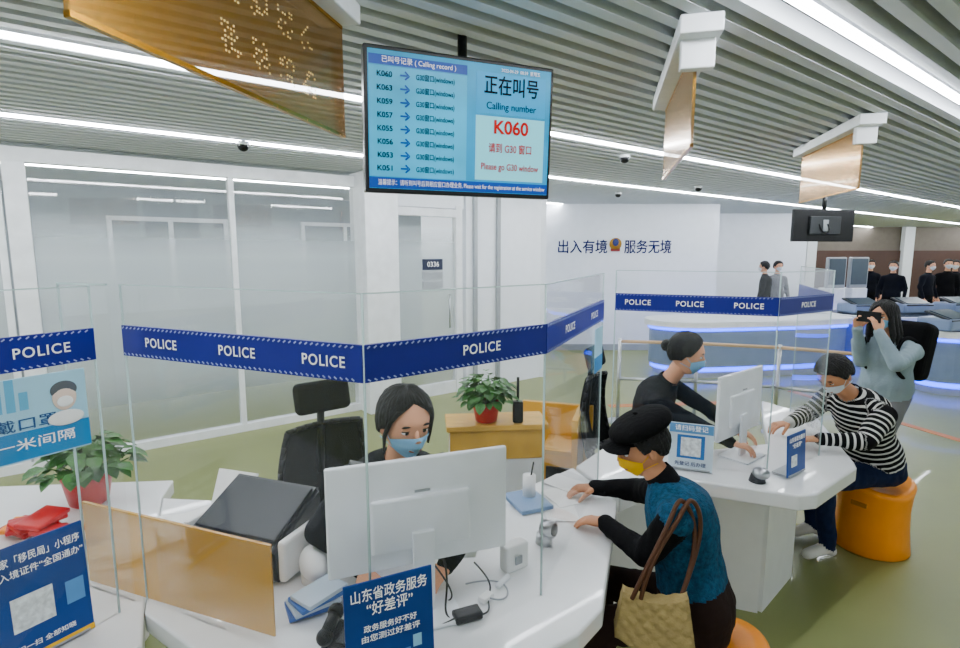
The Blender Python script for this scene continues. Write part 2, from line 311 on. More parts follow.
o,q,d,up,nn,R=board('mask_notice_poster',(-1.365,1.265),(-1.175,1.57),1.325,.235,sky,[('请佩戴口罩',.45,.44,.038,.66,mat('text_deep_blue','#084e8a',.5,var=0)),('保持一米间隔',.5,.2,.034,.78,txtw)],lean=0,foot=False,hdr=[(.5,.19,1,.34,mat('poster_cyan','#0682c2',.5))])
hb=MB(); c=q(.84,.68)+nn*.006
hb.ell(c,(.03,.002,.038),mat('print_skin','#f0d8c8',.6),R); hb.ell(c+up*.022,(.033,.0015,.026),mat('print_grey','#50565c',.6),R); hb.ell(c-up*.012+nn*.002,(.02,.002,.016),paper,R); hb.ell(c-up*.06,(.045,.0015,.022),paper,R)
for i in range(7): hb.box(q(.10+.08*i,.72+.04*(i%3))+nn*.003,(.02,.001,.05+.02*(i%3)),mat('print_blue','#58b4de',.6),R)
hb.done('printed_figure',o)
board('window_poster_stand',(1.01,2.78),(1.215,2.70),.755,.25,mat('poster_pale','#cfe0ec',.5,var=.1),[('请扫码登记',.5,.89,.032,.74,txtw),('先登记 后办理',.5,.13,.024,.7,txtb)],hdr=[(.5,.89,.98,.2,mat('poster_mid','#5590c4',.5)),(.5,.5,.62,.50,mat('poster_ring','#1f69b0',.5))],patch=[(.5,.5,.45)])
board('evaluation_poster_stand',(1.56,2.63),(1.72,2.745),.755,.22,navy,[('山东省政务服务',.5,.86,.028,.84,txtw),('“好差评”',.5,.70,.028,.5,txtw)],patch=[(.35,.35,.3)])
b=MB(); b.panel((.50,2.37),(.56,2.50),1.36,1.56,.004,sky,off=.012); b.panel((.50,2.37),(.56,2.50),1.36,1.43,.005,MATS['poster_cyan'],off=.013); b.done('mask_notice_poster')
# ---------------------------------------------------------------- monitors
def monitor(name,l,r,zb,zt):
    a=V((*l,0)); d=V((*r,0))-a; L=d.length; d.normalize(); n=V((d.y,-d.x,0)); c=a+d*L/2; R=dirR(d.x,d.y)
    b=MB(); b.box((c.x,c.y,(zb+zt)/2),(L,.022,zt-zb),white,R,.006); k=c-n*.012; b.box((k.x,k.y,(zb+zt)/2),(L-.03,.004,zt-zb-.03),black,R)
    k=c+n*.014; b.box((k.x,k.y,(zb+zt)/2-.03),(L*.55,.02,(zt-zb)*.5),white,R,.008)
    k=c+n*.03; b.box((k.x,k.y,(zb+.75)/2+.05),(.07,.015,zb-.75+.14),white,R,.004); b.box((k.x,k.y,.757),(.22,.17,.012),white,R,.005)
    k=c+n*.025; b.box((k.x,k.y,zt-.10),(.05,.002,.008),greyp,R)
    return b.done(name)
monitor('computer_monitor',(-.46,1.52),(.085,1.72),.915,1.265)
monitor('computer_monitor',(1.27,2.80),(1.66,3.12),.88,1.24)
b=MB(); c=V((-.84,1.93,0)); R=rotz(-.35)
t=bmesh.new(); vs=[(-.2,-.13,0),(.2,-.13,0),(.2,.14,0),(-.2,.14,0),(-.2,-.16,.13),(.2,-.16,.13),(.2,.12,.26),(-.2,.12,.26)]
vv=[t.verts.new(x) for x in vs]
for f in [(0,1,2,3),(4,7,6,5),(0,4,5,1),(1,5,6,2),(2,6,7,3),(3,7,4,0)]: t.faces.new([vv[i] for i in f])
bmesh.ops.recalc_face_normals(t,faces=t.faces); bmesh.ops.bevel(t,geom=t.edges[:],offset=.012,segments=2,affect='EDGES')
b.add(t,dgrey,Matrix.Translation((c.x,c.y,.752))@R)
Rt=R@Matrix.Rotation(math.atan2(.13,.28),4,'X'); b.box((c.x,c.y-.02,.958),(.36,.24,.014),mat('scanner_lid','#22262b',.35,spec=.3),Rt,.004); b.box((c.x+.05,c.y+.05,.995),(.22,.05,.012),black,Rt,.003)
for sx in (-.215,.215): k=c+(R@V((sx,0,0))); b.box((k.x,k.y,.84),(.03,.27,.15),paper,R,.012)
k=R@V((0,-.163,0)); b.box((c.x+k.x,c.y+k.y,.83),(.28,.006,.06),black,R,.003)
b.done('document_scanner')
b=MB()
for i in range(7): b.box((-1.24+.012*i,2.16-.006*i,.756+.006*i),(.30,.21,.005),paper,rotz(.3+.09*i))
for i in range(5): b.box((-1.40+.01*i,1.98+.01*i,.756+.006*i),(.21,.28,.005),paper,rotz(-.4+.12*i))
b.box((-1.10,2.30,.84),(.2,.02,.17),paper,rotz(-.3)@Matrix.Rotation(-.4,4,'X')); b.done('paper_stack')
b=MB(); 
for i,mm in enumerate([mat('book_blue','#2a57a8',.5),mat('book_pale','#b9c9d8',.5),mat('book_blue2','#2f66b4',.5),mat('book_pale','#b9c9d8',.5)]): b.box((-.55+.01*i,1.62,.762+.016*i),(.15,.10,.014),mm,rotz(.5+.15*i),.002)
b.done('notebook_stack')
b=MB(); b.ell((-.585,1.775,.815),(.05,.08,.055),paper,rotz(.5)); b.cyl((-.585,1.775,.752),(-.585,1.775,.79),.045,paper); b.done('white_document_camera')
b=MB(); R=rotz(-.3); b.box((-.385,1.42,.785),(.11,.11,.05),black,R@Matrix.Rotation(.25,4,'X'),.012); b.cyl((-.435,1.39,.83),(-.425,1.46,.85),.018,black); b.ell((-.437,1.39,.825),(.024,.024,.024),black); b.ell((-.424,1.465,.85),(.024,.024,.024),black); b.box((-.37,1.41,.818),(.06,.06,.006),dgrey,R@Matrix.Rotation(.25,4,'X'),.002); b.done('desk_telephone')
b=MB(); b.box((.125,1.85,.80),(.10,.05,.1),paper,rotz(.6),.008); b.box((.14,1.815,.80),(.03,.004,.03),greyp,rotz(.6)); b.cyl((.10,1.78,.76),(.06,1.72,.76),.01,white); b.done('power_adapter')
b=MB(); b.box((-.04,1.57,.765),(.09,.05,.026),black,rotz(.4),.006); b.box((.02,1.66,.762),(.05,.03,.02),paper,rotz(.9),.004); ex=b.done('usb_hub')
cable('cable',[(-.04,1.57,.765),(-.08,1.53,.757),(-.13,1.58,.757),(-.1,1.68,.80),(-.12,1.66,.9)],.0035,black,ex)
cable('cable',[(.02,1.66,.765),(.08,1.63,.757),(.12,1.72,.757),(.05,1.78,.757),(-.05,1.74,.757)],.003,greyp,ex)
cable('cable',[(-.03,1.57,.765),(.05,1.57,.757),(.0,1.68,.757),(.06,1.73,.757),(-.02,1.72,.85)],.003,dgrey,ex)
cable('cable',[(-.07,1.56,.765),(-.14,1.50,.757),(-.2,1.56,.757),(-.15,1.66,.757),(-.05,1.64,.757),(-.16,1.62,.92)],.003,dgrey,ex)
cable('cable',[(-.4,1.46,.76),(-.42,1.55,.757),(-.5,1.6,.757),(-.36,1.66,.757),(-.55,1.78,.757)],.0035,greyp,ex)
b=MB(); b.cyl((.255,2.02,.752),(.255,2.02,.79),.035,steel,.03); b.cyl((.25,2.02,.815),(.29,1.99,.82),.032,steel); b.cyl((.288,1.991,.82),(.294,1.987,.821),.024,black); b.done('speaker_microphone')
b=MB(); b.cyl((1.40,2.60,.752),(1.40,2.60,.79),.04,dgrey,.03); b.ell((1.41,2.585,.80),(.04,.045,.03),steel); b.done('speaker_microphone')
b=MB(); b.box((.22,2.36,.762),(.16,.20,.02),mat('tray_blue','#7f9cc2',.5),rotz(.4),.004); b.cyl((.23,2.40,.772),(.23,2.40,.87),.03,paper); b.cyl((.235,2.40,.85),(.25,2.41,.93),.004,black); b.done('desk_tray')
def plant(name,c,s,pot,n=80,h=.18):
    b=MB(); x,y,z=c
    b.lathe(c,[(.05*s,0),(.062*s,.01*s),(.078*s,.10*s),(.085*s,.12*s),(.074*s,.12*s),(.07*s,.105*s),(.001,.105*s)],pot); b.cyl((x,y,z+.1*s),(x,y,z+.107*s),.07*s,soil)
    r=random.Random(int(x*100)+7)
    for i in range(n):
        a=r.uniform(0,6.28); el=r.uniform(.05,1.3); rad=r.uniform(.45,1)*h*s
        p=V((x+math.cos(a)*math.cos(el)*rad*1.1,y+math.sin(a)*math.cos(el)*rad*1.1,z+.13*s+math.sin(el)*rad*1.0))
        if i%3==0: b.cyl((x+.02*math.cos(a),y+.02*math.sin(a),z+.105*s),p,.0025*s,leafm,seg=5)
        L=r.uniform(.045,.075)*s; dr=V((math.cos(a),math.sin(a),r.uniform(-.9,.2))).normalized(); sd=dr.cross(V((0,0,1))).normalized(); upv=sd.cross(dr)
        out=[(0,0),(.12,.32),(.4,.42),(.75,.25),(1,0)]
        t=bmesh.new(); mid=[t.verts.new(p+dr*L*u-upv*L*.12*u*u) for u,_ in out]
        for sg in (1,-1):
            sv=[mid[0]]+[t.verts.new(p+dr*L*u+sd*sg*L*w+upv*L*(.10*w-.12*u*u+.05)) for u,w in out[1:-1]]+[mid[-1]]
            for k in range(4):
                f=[mid[k],mid[k+1],sv[k+1],sv[k]]; f2=[]
                for q in f:
                    if q not in f2: f2.append(q)
                if len(f2)>2: t.faces.new(f2 if sg==1 else f2[::-1])
        b.add(t,leafm,None,True)
    return b.done(name)
plant('potted_pothos',(-1.80,2.36,.752),1.25,red,130,.14)
plant('potted_pothos',(.035,3.0,.937),1.0,red,170,.16)
b=MB(); b.box((.09,3.05,.92),(.58,.26,.03),wood,rotz(.1),.004); b.box((.09,3.05,.82),(.54,.22,.18),wood,rotz(.1),.004); b.box((.09,3.06,.37),(.54,.22,.73),white,rotz(.1)); 
for i in range(5): b.box((-.13+.11*i,2.932+.011*i,.83),(.09,.01,.12),yel if i%2 else paper,rotz(.1),.003)
b.done('storage_cabinet')
b=MB(); b.box((.215,2.98,1.0),(.06,.05,.125),black,None,.01); b.cyl((.215,2.98,1.06),(.215,2.98,1.2),.008,black); b.done('radio_handset')
b=MB(); b.box((.66,3.5,.42),(.04,.4,.84),yel,rotz(-.3),.004); b.box((.55,3.72,.42),(.5,.04,.84),yel,rotz(-.3),.004); b.box((.56,3.55,.60),(.22,.36,.03),wood,rotz(-.3)); b.box((.54,3.45,.42),(.2,.02,.1),dgrey,rotz(-.3)); b.done('storage_shelf')
b=MB(); 
for i in range(8): b.box((-1.88+.03*i,2.10-.012*i,.775+.016*(i%5)),(.17,.10,.02),orange if i==1 else red,rotz(.5*i-.4)@Matrix.Rotation(.15,4,'X'),.006)
b.done('red_booklet_pile')
b=MB(); b.box((-2.06,1.96,.81),(.2,.14,.12),yel,rotz(.3),.005); b.done('yellow_box')
b=MB(); b.box((-1.56,1.94,.757),(.2,.14,.008),mat('brochure_blue','#1f86cc',.5),rotz(.9)); b.box((-1.53,2.14,.757),(.2,.14,.006),paper,rotz(1.2)); b.done('brochure')
b=MB()
for i in range(3): b.box((.36+.03*i,2.28+.14*i,.753+.003*i),(.14,.19,.002),paper,rotz(.4*i))
b.done('paper_sheets')
# ---------------------------------------------------------------- chair
def chair(name,seat,face,zs=.48):
    f=V((face[0],face[1],0)).normalized(); R=dirR(f.x,f.y); c=V((seat[0],seat[1],0))
    def T(x,y,z): return c+(R.to_3x3()@V((x,y,0)))+V((0,0,z))
    b=MB(); cm=mat('chair_mesh','#060708',.9,bump=.6,bscale=300,spec=.15)
    b.box(T(0,0,zs),(.46,.48,.07),cm,R,.03)
    P=[]
    for i in range(9):
        z=zs+.10+.5*i/8; row=[]
        for j in range(9):
            u=j/4-1; w=.23-.05*(i/8)**2
            row.append(T(-.25-.06*math.sin(i/8*2.5)+.05*u*u,u*w,z))
        P.append(row)
    b.grid(P,cm); b.grid([[p-(R.to_3x3()@V((.02,0,0))) for p in r] for r in P],cm)
    for u in (0,8):
        for i in range(8): b.cyl(P[i][u],P[i+1][u],.014,black,seg=8)
    for r in (0,8):
        for i in range(8): b.cyl(P[r][i],P[r][i+1],.014,black,seg=8)
    b.cyl(T(-.29,0,zs+.1),T(-.22,0,zs-.02),.025,black); b.cyl(T(-.31,0,zs+.35),T(-.28,0,zs+.74),.018,black)
    b.box(T(-.26,0,zs+.74),(.06,.27,.15),cm,R@Matrix.Rotation(-.25,4,'Y'),.028,3)
    for s in (-1,1):
        b.box(T(0,s*.27,zs+.22),(.26,.06,.03),black,R,.012); b.cyl(T(-.03,s*.27,zs+.2),T(-.03,s*.25,zs-.02),.015,black)
    b.cyl(T(0,0,zs-.03),T(0,0,.1),.028,steel)
    for k in range(5):
        a=k*1.257; b.cyl(T(0,0,.12),T(.28*math.cos(a),.28*math.sin(a),.07),.022,black,.015); b.ell(T(.28*math.cos(a),.28*math.sin(a),.03),(.028,.028,.03),black,seg=10)
    return b.done(name)
chair('office_chair',(-.59,2.30),(.62,-.78)); chair('office_chair',(1.0,3.45),(.85,-.5),.46)
def stool(c):
    b=MB(); sad=lambda a,r,z: (.028*math.cos(2*a)*(r/.21)**2 if z>.35 else 0)
    b.lathe((c[0],c[1],0),[(.205,0),(.215,.01),(.20,.15),(.195,.28),(.205,.40),(.212,.435),(.20,.448),(.16,.438),(.1,.43),(.01,.428)],orange,48,sad)
    for a in (0.6,3.7): b.box((c[0]+.2*math.cos(a),c[1]+.2*math.sin(a),.33),(.012,.09,.03),mat('orange_dark','#b8700a',.5),rotz(a),.005)
    return b.done('drum_stool')
stool((.86,1.86)); stool((2.55,3.32))
# ---------------------------------------------------------------- humans
def segm(bm,p0,p1,r0,r1):
    d=p1-p0
    if d.length>1e-4: bmesh.ops.create_cone(bm,cap_ends=True,segments=18,radius1=r0,radius2=r1,depth=d.length,matrix=Matrix.Translation((p0+p1)/2)@d.to_track_quat('Z','Y').to_matrix().to_4x4())
    for p,r in ((p0,r0),(p1,r1)): bmesh.ops.create_icosphere(bm,subdivisions=3,radius=r,matrix=Matrix.Translation(p))
def loftc(bm,secs,n=24):
    rs=[]
    for c,x,y,a,bb in secs: rs.append([bm.verts.new(c+x*a*math.cos(t)+y*bb*math.sin(t)) for t in [2*math.pi*i/n for i in range(n)]])
    for p,q in zip(rs,rs[1:]):
        for i in range(n): bm.faces.new((p[i],p[(i+1)%n],q[(i+1)%n],q[i]))
    bm.faces.new(rs[0][::-1]); bm.faces.new(rs[-1])
def remesh(bm,vox,it=4):
    bmesh.ops.recalc_face_normals(bm,faces=bm.faces)
    me=bpy.data.meshes.new('t'); bm.to_mesh(me); bm.free(); o=bpy.data.objects.new('t',me); COL.objects.link(o)
    m=o.modifiers.new('r','REMESH'); m.mode='VOXEL'; m.voxel_size=vox
    s=o.modifiers.new('s','SMOOTH'); s.factor=.5; s.iterations=it
    bpy.context.view_layer.update(); dg=bpy.context.evaluated_depsgraph_get()
    r=bpy.data.meshes.new_from_object(o.evaluated_get(dg)); bpy.data.objects.remove(o); bpy.data.meshes.remove(me); return r
def place(me,name,parent,mats,idx=None):
    lo=V([min(v.co[i] for v in me.vertices) for i in range(3)]); hi=V([max(v.co[i] for v in me.vertices) for i in range(3)]); c=(lo+hi)/2
    me.transform(Matrix.Translation(-c)); me.name=name
    me.materials.clear()
    for m in mats: me.materials.append(m)
    if idx:
        for p,i in zip(me.polygons,idx): p.material_index=i
    o=bpy.data.objects.new(name,me); o.location=c; COL.objects.link(o); par(o,parent); return o
def hand(parent,name,wr,dr,pn,thumb,m,curl=.35,s=1,vox=.0035):
    d=V(dr).normalized(); n=V(pn); n=(n-d*n.dot(d)).normalized(); t=V(thumb); t=(t-d*t.dot(d)-n*t.dot(n)).normalized(); wr=V(wr)
    bm=bmesh.new()
    loftc(bm,[(wr-d*.02*s,t,n,.023*s,.018*s),(wr+d*.01*s,t,n,.026*s,.017*s),(wr+d*.04*s,t,n,.037*s,.016*s),(wr+d*.08*s,t,n,.040*s,.013*s),(wr+d*.09*s,t,n,.036*s,.009*s)])
    for off,L,k in ((.029,.070,.9),(.010,.078,1),(-.010,.072,1.05),(-.028,.056,1.15)):
        p=wr+d*(.082-(abs(off)*.2))*s+t*off*s; ang=.1; sp=off*1.2
        for fr,(ra,rb) in zip((.45,.30,.25),((.0095,.0088),(.0088,.0078),(.0078,.0068))):
            ang+=curl*k; dd=(d*math.cos(ang)+n*math.sin(ang)+t*sp*.9).normalized(); q=p+dd*L*fr*s; segm(bm,p,q,ra*s,rb*s); p=q
    p=wr+d*.022*s+t*.026*s; ang=0
    for L,ra,rb in ((.038,.013,.0115),(.030,.0115,.0095),(.022,.0095,.008)):
        dd=(d*.75+t*(.65-ang)+n*(.25+ang)).normalized(); q=p+dd*L*s; segm(bm,p,q,ra*s,rb*s); p=q; ang+=.2
    me=remesh(bm,vox,3)
    for f in me.polygons: f.use_smooth=True
    return place(me,name,parent,[m])
def spw(v,e): return math.copysign(abs(v)**e,v)
def hshape(x,y,z):
    X=spw(x,.92)*.074; Y=y*.094; Z=z*.116
    if z<0:
        k=-z; X*=1-.28*k**1.7
        Y*= (1-.38*k) if y>0 else (1-.10*k)
        Y-=.028*k*k
    else: X*=1+.10*z*(1-z); Z=spw(z,.92)*.106; Y+= .004*z
    return V((X,Y,Z))
def head(parent,c,face,hair,style,mask,sk,upv=(0,0,1),s=1):
    f=V(face).normalized(); u=V(upv); u=(u-f*u.dot(f)).normalized(); Yv=-f; X=Yv.cross(u)
    M=Matrix((X,Yv,u)).transposed().to_4x4(); M.translation=V(c); M=M@Matrix.Scale(s,4)
    b=MB()
    def sph(fn,n=40,mm=28):
        P=[]
        for j in range(mm+1):
            th=math.pi*j/mm; row=[]
            for i in range(n):
                a=2*math.pi*i/n; row.append(fn(math.sin(th)*math.sin(a),-math.sin(th)*math.cos(a),math.cos(th),a))
            P.append(row)
        return P
    def hs(x,y,z,a):
        p=hshape(x,y,z)
        if y<0:
            p.y+=.005*math.exp(-((abs(p.x)-.031)/.014)**2-((p.z-.0)/.012)**2)
            p.y-=.003*math.exp(-((p.z-.028)/.012)**2)
        return M@p
    b.grid(sph(hs,56,40),sk,True,True)
    t=bmesh.new(); loftc(t,[(V((0,-.086,.012)),V((1,0,0)),V((0,1,0)),.006,.006),(V((0,-.096,-.012)),V((1,0,0)),V((0,1,0)),.008,.010),(V((0,-.102,-.026)),V((1,0,0)),V((0,1,0)),.0135,.012),(V((0,-.094,-.036)),V((1,0,0)),V((0,1,0)),.011,.011)],12); b.add(t,sk,M,True)
    t=bmesh.new()
    for dz,r in ((-.055,.005),(-.062,.006)): bmesh.ops.create_uvsphere(t,u_segments=14,v_segments=8,radius=1,matrix=Matrix.Translation((0,-.092,dz))@Matrix.Diagonal((.022,.009,r,1)))
    b.add(t,lip,M,True)
    for sx in (-1,1):
        for cc,r,mt in (((sx*.030,-.0785,0),(.0155,.0085,.0072),eyew),((sx*.030,-.0850,-.0003),(.0068,.0032,.0068),irism),((sx*.030,-.0790,.0084),(.0168,.0085,.0042),sk),((sx*.030,-.0818,.0058),(.0178,.0075,.0020),irism),((sx*.031,-.0855,.022),(.0190,.006,.0032),hair),((sx*.075,.004,-.012),(.008,.017,.030),sk),((sx*.080,.0,-.012),(.005,.010,.020),sk)):
            t=bmesh.new(); bmesh.ops.create_uvsphere(t,u_segments=14,v_segments=10,radius=1,matrix=Matrix.Translation(cc)@Matrix.Diagonal((*r,1))); b.add(t,mt,M,True)
    o=b.done('head',parent)
    if style:
        hb=MB()
        def hl(a):
            d=math.degrees(abs((a+math.pi)%(2*math.pi)-math.pi))
            if style in('short','cap'): pts=[(0,.50),(35,.48),(62,.20),(75,-.12),(95,-.05),(115,-.35),(180,-.62)]
            elif style=='long': pts=[(0,.66),(12,.55),(30,.32),(48,-.05),(62,-.5),(90,-.8),(180,-.9)]
            else: pts=[(0,.72),(12,.66),(30,.54),(46,.38),(60,.15),(72,-.10),(84,-.15),(95,-.35),(180,-.62)]
            for (a0,z0),(a1,z1) in zip(pts,pts[1:]):
                if d<=a1: return z0+(z1-z0)*(d-a0)/(a1-a0)
            return pts[-1][1]
        th={'cap':.006,'short':.012}.get(style,.011)
        def hf(x,y,z,a):
            p=hshape(x,y,z); k=(z-hl(a))/.10; k=max(0,min(1,k)); k=k*k*(3-2*k)
            d=V((x,y,z)); rg=.0014*math.sin(a*38+z*8)+.0012*math.sin(a*61-z*13)+.003*noise.noise(V((x*4,y*4,z*2)))
            part=-.006*math.exp(-((x-.12)/.05)**2)*(1 if (y<.3 and z>.2 and style!='short') else 0)
            off=-.010+(th+.010+rg+part+.007*abs(x))*k
            return M@(p+d*off)
        hb.grid(sph(hf,120,56),hair,True,True)
        def he(c,r): 
            t=bmesh.new(); bmesh.ops.create_uvsphere(t,u_segments=20,v_segments=14,radius=1,matrix=Matrix.Translation(c)@Matrix.Diagonal((*r,1))); hb.add(t,hair,M,True)
        xx=V((1,0,0)); yy=V((0,1,0))
        if style=='bun': he((0,.108,.01),(.036,.030,.034))
        if style=='tied':
            he((0,.108,-.03),(.03,.03,.04))
            for sx in (-1,1):
                t=bmesh.new()
                loftc(t,[(V((sx*.050,-.066,.070)),xx,yy,.012,.008),(V((sx*.073,-.046,.025)),xx,yy,.008,.012),(V((sx*.081,-.030,-.03)),xx,yy,.006,.010),(V((sx*.078,-.028,-.085)),xx,yy,.003,.006)],12); hb.add(t,hair,M,True)
        if style=='long':
            for k in range(13):
                a=math.radians(62+k*19.7); x=.080*math.sin(a); y=-.095*math.cos(a)
                t=bmesh.new(); q=.20+.02*math.sin(k*2.3)
                loftc(t,[(V((x*.9,y*.9,.03)),xx,yy,.02,.02),(V((x*1.04,y,-.05)),xx,yy,.022,.020),(V((x*1.2,y*1.05+.01,-q*.7)),xx,yy,.021,.017),(V((x*1.2,y*1.0+.01,-q)),xx,yy,.008,.006)],10); hb.add(t,hair,M,True)
        hb.done('hair',parent)
    if mask:
        kb=MB(); P=[]
        for j in range(15):
            v=j/14; row=[]
            for i in range(25):
                uu=i/12-1; az=uu*math.radians(66); zu=(-.10-.20*uu*uu)*(1-v)+(-.93+.33*uu*uu)*v
                rr=math.sqrt(max(0,1-zu*zu)); x=rr*math.sin(az); y=-rr*math.cos(az); p=hshape(x,y,zu)
                p+=V((x,y,zu*.3))*.006; p.y-=.019*math.exp(-(uu/.28)**2)*math.exp(-((v-.34)/.36)**2)+.0014*math.sin(v*22)
                row.append(M@p)
            P.append(row)
        kb.grid(P,mask)
        for sx in (0,24):
            for j,zz in ((1,.012),(13,-.04)):
                a=P[j][sx]; e=M@V(((.078 if (M.inverted()@a).x>0 else -.078),.012,zz-.01)); kb.cyl(a,e,.0014,mask,seg=6)
        kb.done('face_mask',parent)
    return M
def human(name,pel,nk,hd,face,right,elb,wri,kne,ank,toe,m,hair,style,mask,sk,hands=None,s=1,vox=.010,girth=1,fat=0,hs=None):
    pel,nk,hd=V(pel),V(nk),V(hd); R=V(right).normalized(); ax=(nk-pel); L=ax.length; ax=ax.normalized(); R=(R-ax*R.dot(ax)).normalized(); F=ax.cross(R)*1
    E=empty(name,pel); bm=bmesh.new(); g=girth
    if F.dot(V((V(face).x,V(face).y,0)))<0: F=-F
    prof=[(-.14,.08,.07,0),(-.08,.150,.115,0),(.05,.172,.128,0),(.2,.168,.125,.0),(.42,.150,.112,-.012),(.65,.168,.122,-.022),(.82,.180,.115,-.026),(.92,.155,.092,-.02),(.98,.095,.07,-.008),(1.02,.055,.05,0)]
    secs=[(pel+ax*L*t+F*(o),R,F,a*s*g,bb*s*g) for t,a,bb,o in prof]
    loftc(bm,secs)
    segs=[]
    def S(p0,p1,r0,r1,lab,base=0): segm(bm,p0,p1,r0,r1); segs.append((p0,p1,r0,r1,lab,base))
    hb=hd-(V(face).normalized()*.01)-V((0,0,.06)); S(nk-ax*.02,hb,.052*s,.050*s,3)
    for i,sg in enumerate((-1,1)):
        sh=nk-ax*.085*s+R*sg*.165*s*g; S(nk-ax*.06*s+R*sg*.08*s,sh,.055*s,.062*s,0 if m.get('vest') else 1,0)
        e=V(elb[i]); w=V(wri[i]); S(sh,e,.057*s*(1+fat),.047*s*(1+fat),1,0); S(e,w,.046*s*(1+fat),.032*s*(1+fat),1,.3)
        hp=pel+R*sg*.085*s-ax*.02; k=V(kne[i]); a=V(ank[i]); S(hp,k,.088*s,.062*s,2); S(k,a,.061*s,.045*s,2)
        t=V(toe[i]); S(a-V((0,0,.02)),t,.038*s,.034*s,4); back=(a-t); back.z=0; back.normalize(); h=V((a.x,a.y,.04))+back*.03; h.z=t.z; S(a-V((0,0,.02)),h,.036*s,.034*s,4)
    me=remesh(bm,vox,5)
    att=me.attributes.new('along','FLOAT','POINT')
    def cls(p):
        v=p-pel; t=v.dot(ax)/L; q=v-ax*v.dot(ax)
        tt=max(-.14,min(1.0,t)); 
        for (t0,a0,b0,_),(t1,a1,b1,_) in zip(prof,prof[1:]):
            if t0<=tt<=t1: k=(tt-t0)/(t1-t0); a=a0+(a1-a0)*k; bb=b0+(b1-b0)*k
        ex=max(0,abs(t-tt)*L)/.05
        dn=math.sqrt((q.dot(R)/(a*s*g))**2+(q.dot(F)/(bb*s*g))**2)+ex
        best=(dn,0 if t>m.get('waist',.06) else 2,t*L)
        for p0,p1,r0,r1,lab,base in segs:
            d=p1-p0; k=max(0,min(1,(p-p0).dot(d)/d.length_squared)); r=r0+(r1-r0)*k; x=(p-(p0+d*k)).length/r
            if x<best[0]: best=(x,lab,base+k*d.length)
        return best
    lab=[]
    for v in me.vertices:
        c=cls(v.co); lab.append(c[1]); att.data[v.index].value=c[2]
    nr=[v.normal.copy() for v in me.vertices]
    for v in me.vertices:
        if lab[v.index] in (0,1,2):
            p=v.co; a=noise.noise(p*9)*.008+abs(noise.noise(V((p.x*22,p.y*22,p.z*9))))*.008
            v.co=p+nr[v.index]*a
    idx=[]
    for f in me.polygons:
        f.use_smooth=True; ls=[lab[i] for i in f.vertices]; idx.append(max(set(ls),key=ls.count))
    place(me,'body',E,[m['top'],m['sleeve'],m['pants'],sk,m['shoe']],idx)
    cb=MB(); rg=[]
    cz=(hb-nk).normalized(); cx=R; cy=cz.cross(cx); ch=m.get('ch',1)
    for r,h in ((.060,-.02),(.062,.012*ch),(.057,.030*ch),(.054,.012*ch)): rg.append([nk+cz*h+(cx*math.cos(t)+cy*math.sin(t))*r*s for t in [2*math.pi*i/28 for i in range(28)]])
    cb.grid(rg,m.get('collar',m['top']) if m['top'] is not stripe else blackc,True,True); cb.done('collar',E)
    head(E,hd,face,hair,style,mask,sk,s=hs or s)
    if hands:
        for i,h in enumerate(hands):
            if h: hand(E,('left_hand','right_hand')[i],wri[i],h[0],h[1],h[2],sk,h[3] if len(h)>3 else .35,s*.98)
    return E,F,R,ax
Z=V((0,0,1))
nk1=V((-.305,1.93,1.135))
E,F,R,ax=human('seated_police_officer',(-.37,2.14,.60),nk1,(-.265,1.84,1.315),(.50,-.80,-.20),(-.95,-.25,0),
 [(-.02,1.86,.92),(-.57,1.80,.92)],[(-.12,1.78,.80),(-.40,1.74,.80)],[(-.18,1.98,.56),(-.46,1.92,.56)],[(-.16,1.95,.09),(-.44,1.93,.09)],[(-.14,1.82,.045),(-.44,1.80,.045)],
 dict(top=unif,sleeve=unif,pants=unif,shoe=shoeb),hairb,'tied',maskb,skin,hands=[((-.4,-.6,-.1),-Z,(-1,0,0)),((.3,-.8,-.1),-Z,(1,0,0))],s=1.0,hs=1.08)
b=MB()
for sg in (-1,1):
    p=nk1+R*sg*.13-V((0,0,.015)); b.box(p,(.10,.05,.012),black,dirR(R.x,R.y)@Matrix.Rotation(sg*-.3,4,'Y'),.004)
    p=nk1+V((.005,-.065,-.01))+R*sg*.03; b.box(p,(.05,.012,.04),black,dirR(R.x,R.y)@Matrix.Rotation(sg*.6,4,'Y'),.004)
p=nk1+V((-.06,-.13,-.09)); b.box(p,(.035,.012,.02),mat('badge_silver','#9aa6b8',.4),dirR(R.x,R.y),.003)
b.done('uniform_trim',E)
E,F,R,ax=human('seated_police_officer',(1.03,3.38,.60),(1.14,3.22,1.12),(1.22,3.15,1.31),(.9,-.38,-.22),(-.38,-.92,0),
 [(1.42,3.30,.93),(1.27,3.02,.90)],[(1.55,3.18,.82),(1.42,2.94,.83)],[(1.42,3.35,.56),(1.35,3.18,.56)],[(1.42,3.3,.09),(1.35,3.12,.09)],[(1.52,3.25,.045),(1.45,3.08,.045)],
 dict(top=unif,sleeve=unif,pants=unif,shoe=shoeb),hairb,'bun',maskb,skin,hands=[((.8,-.5,-.1),-Z,(.3,-.9,0)),((.8,-.4,-.1),-Z,(.3,.9,0))],s=1.0,hs=1.08)
hc=V((.645,2.045,1.15)); fcx=(-.93,-.02,-.34)
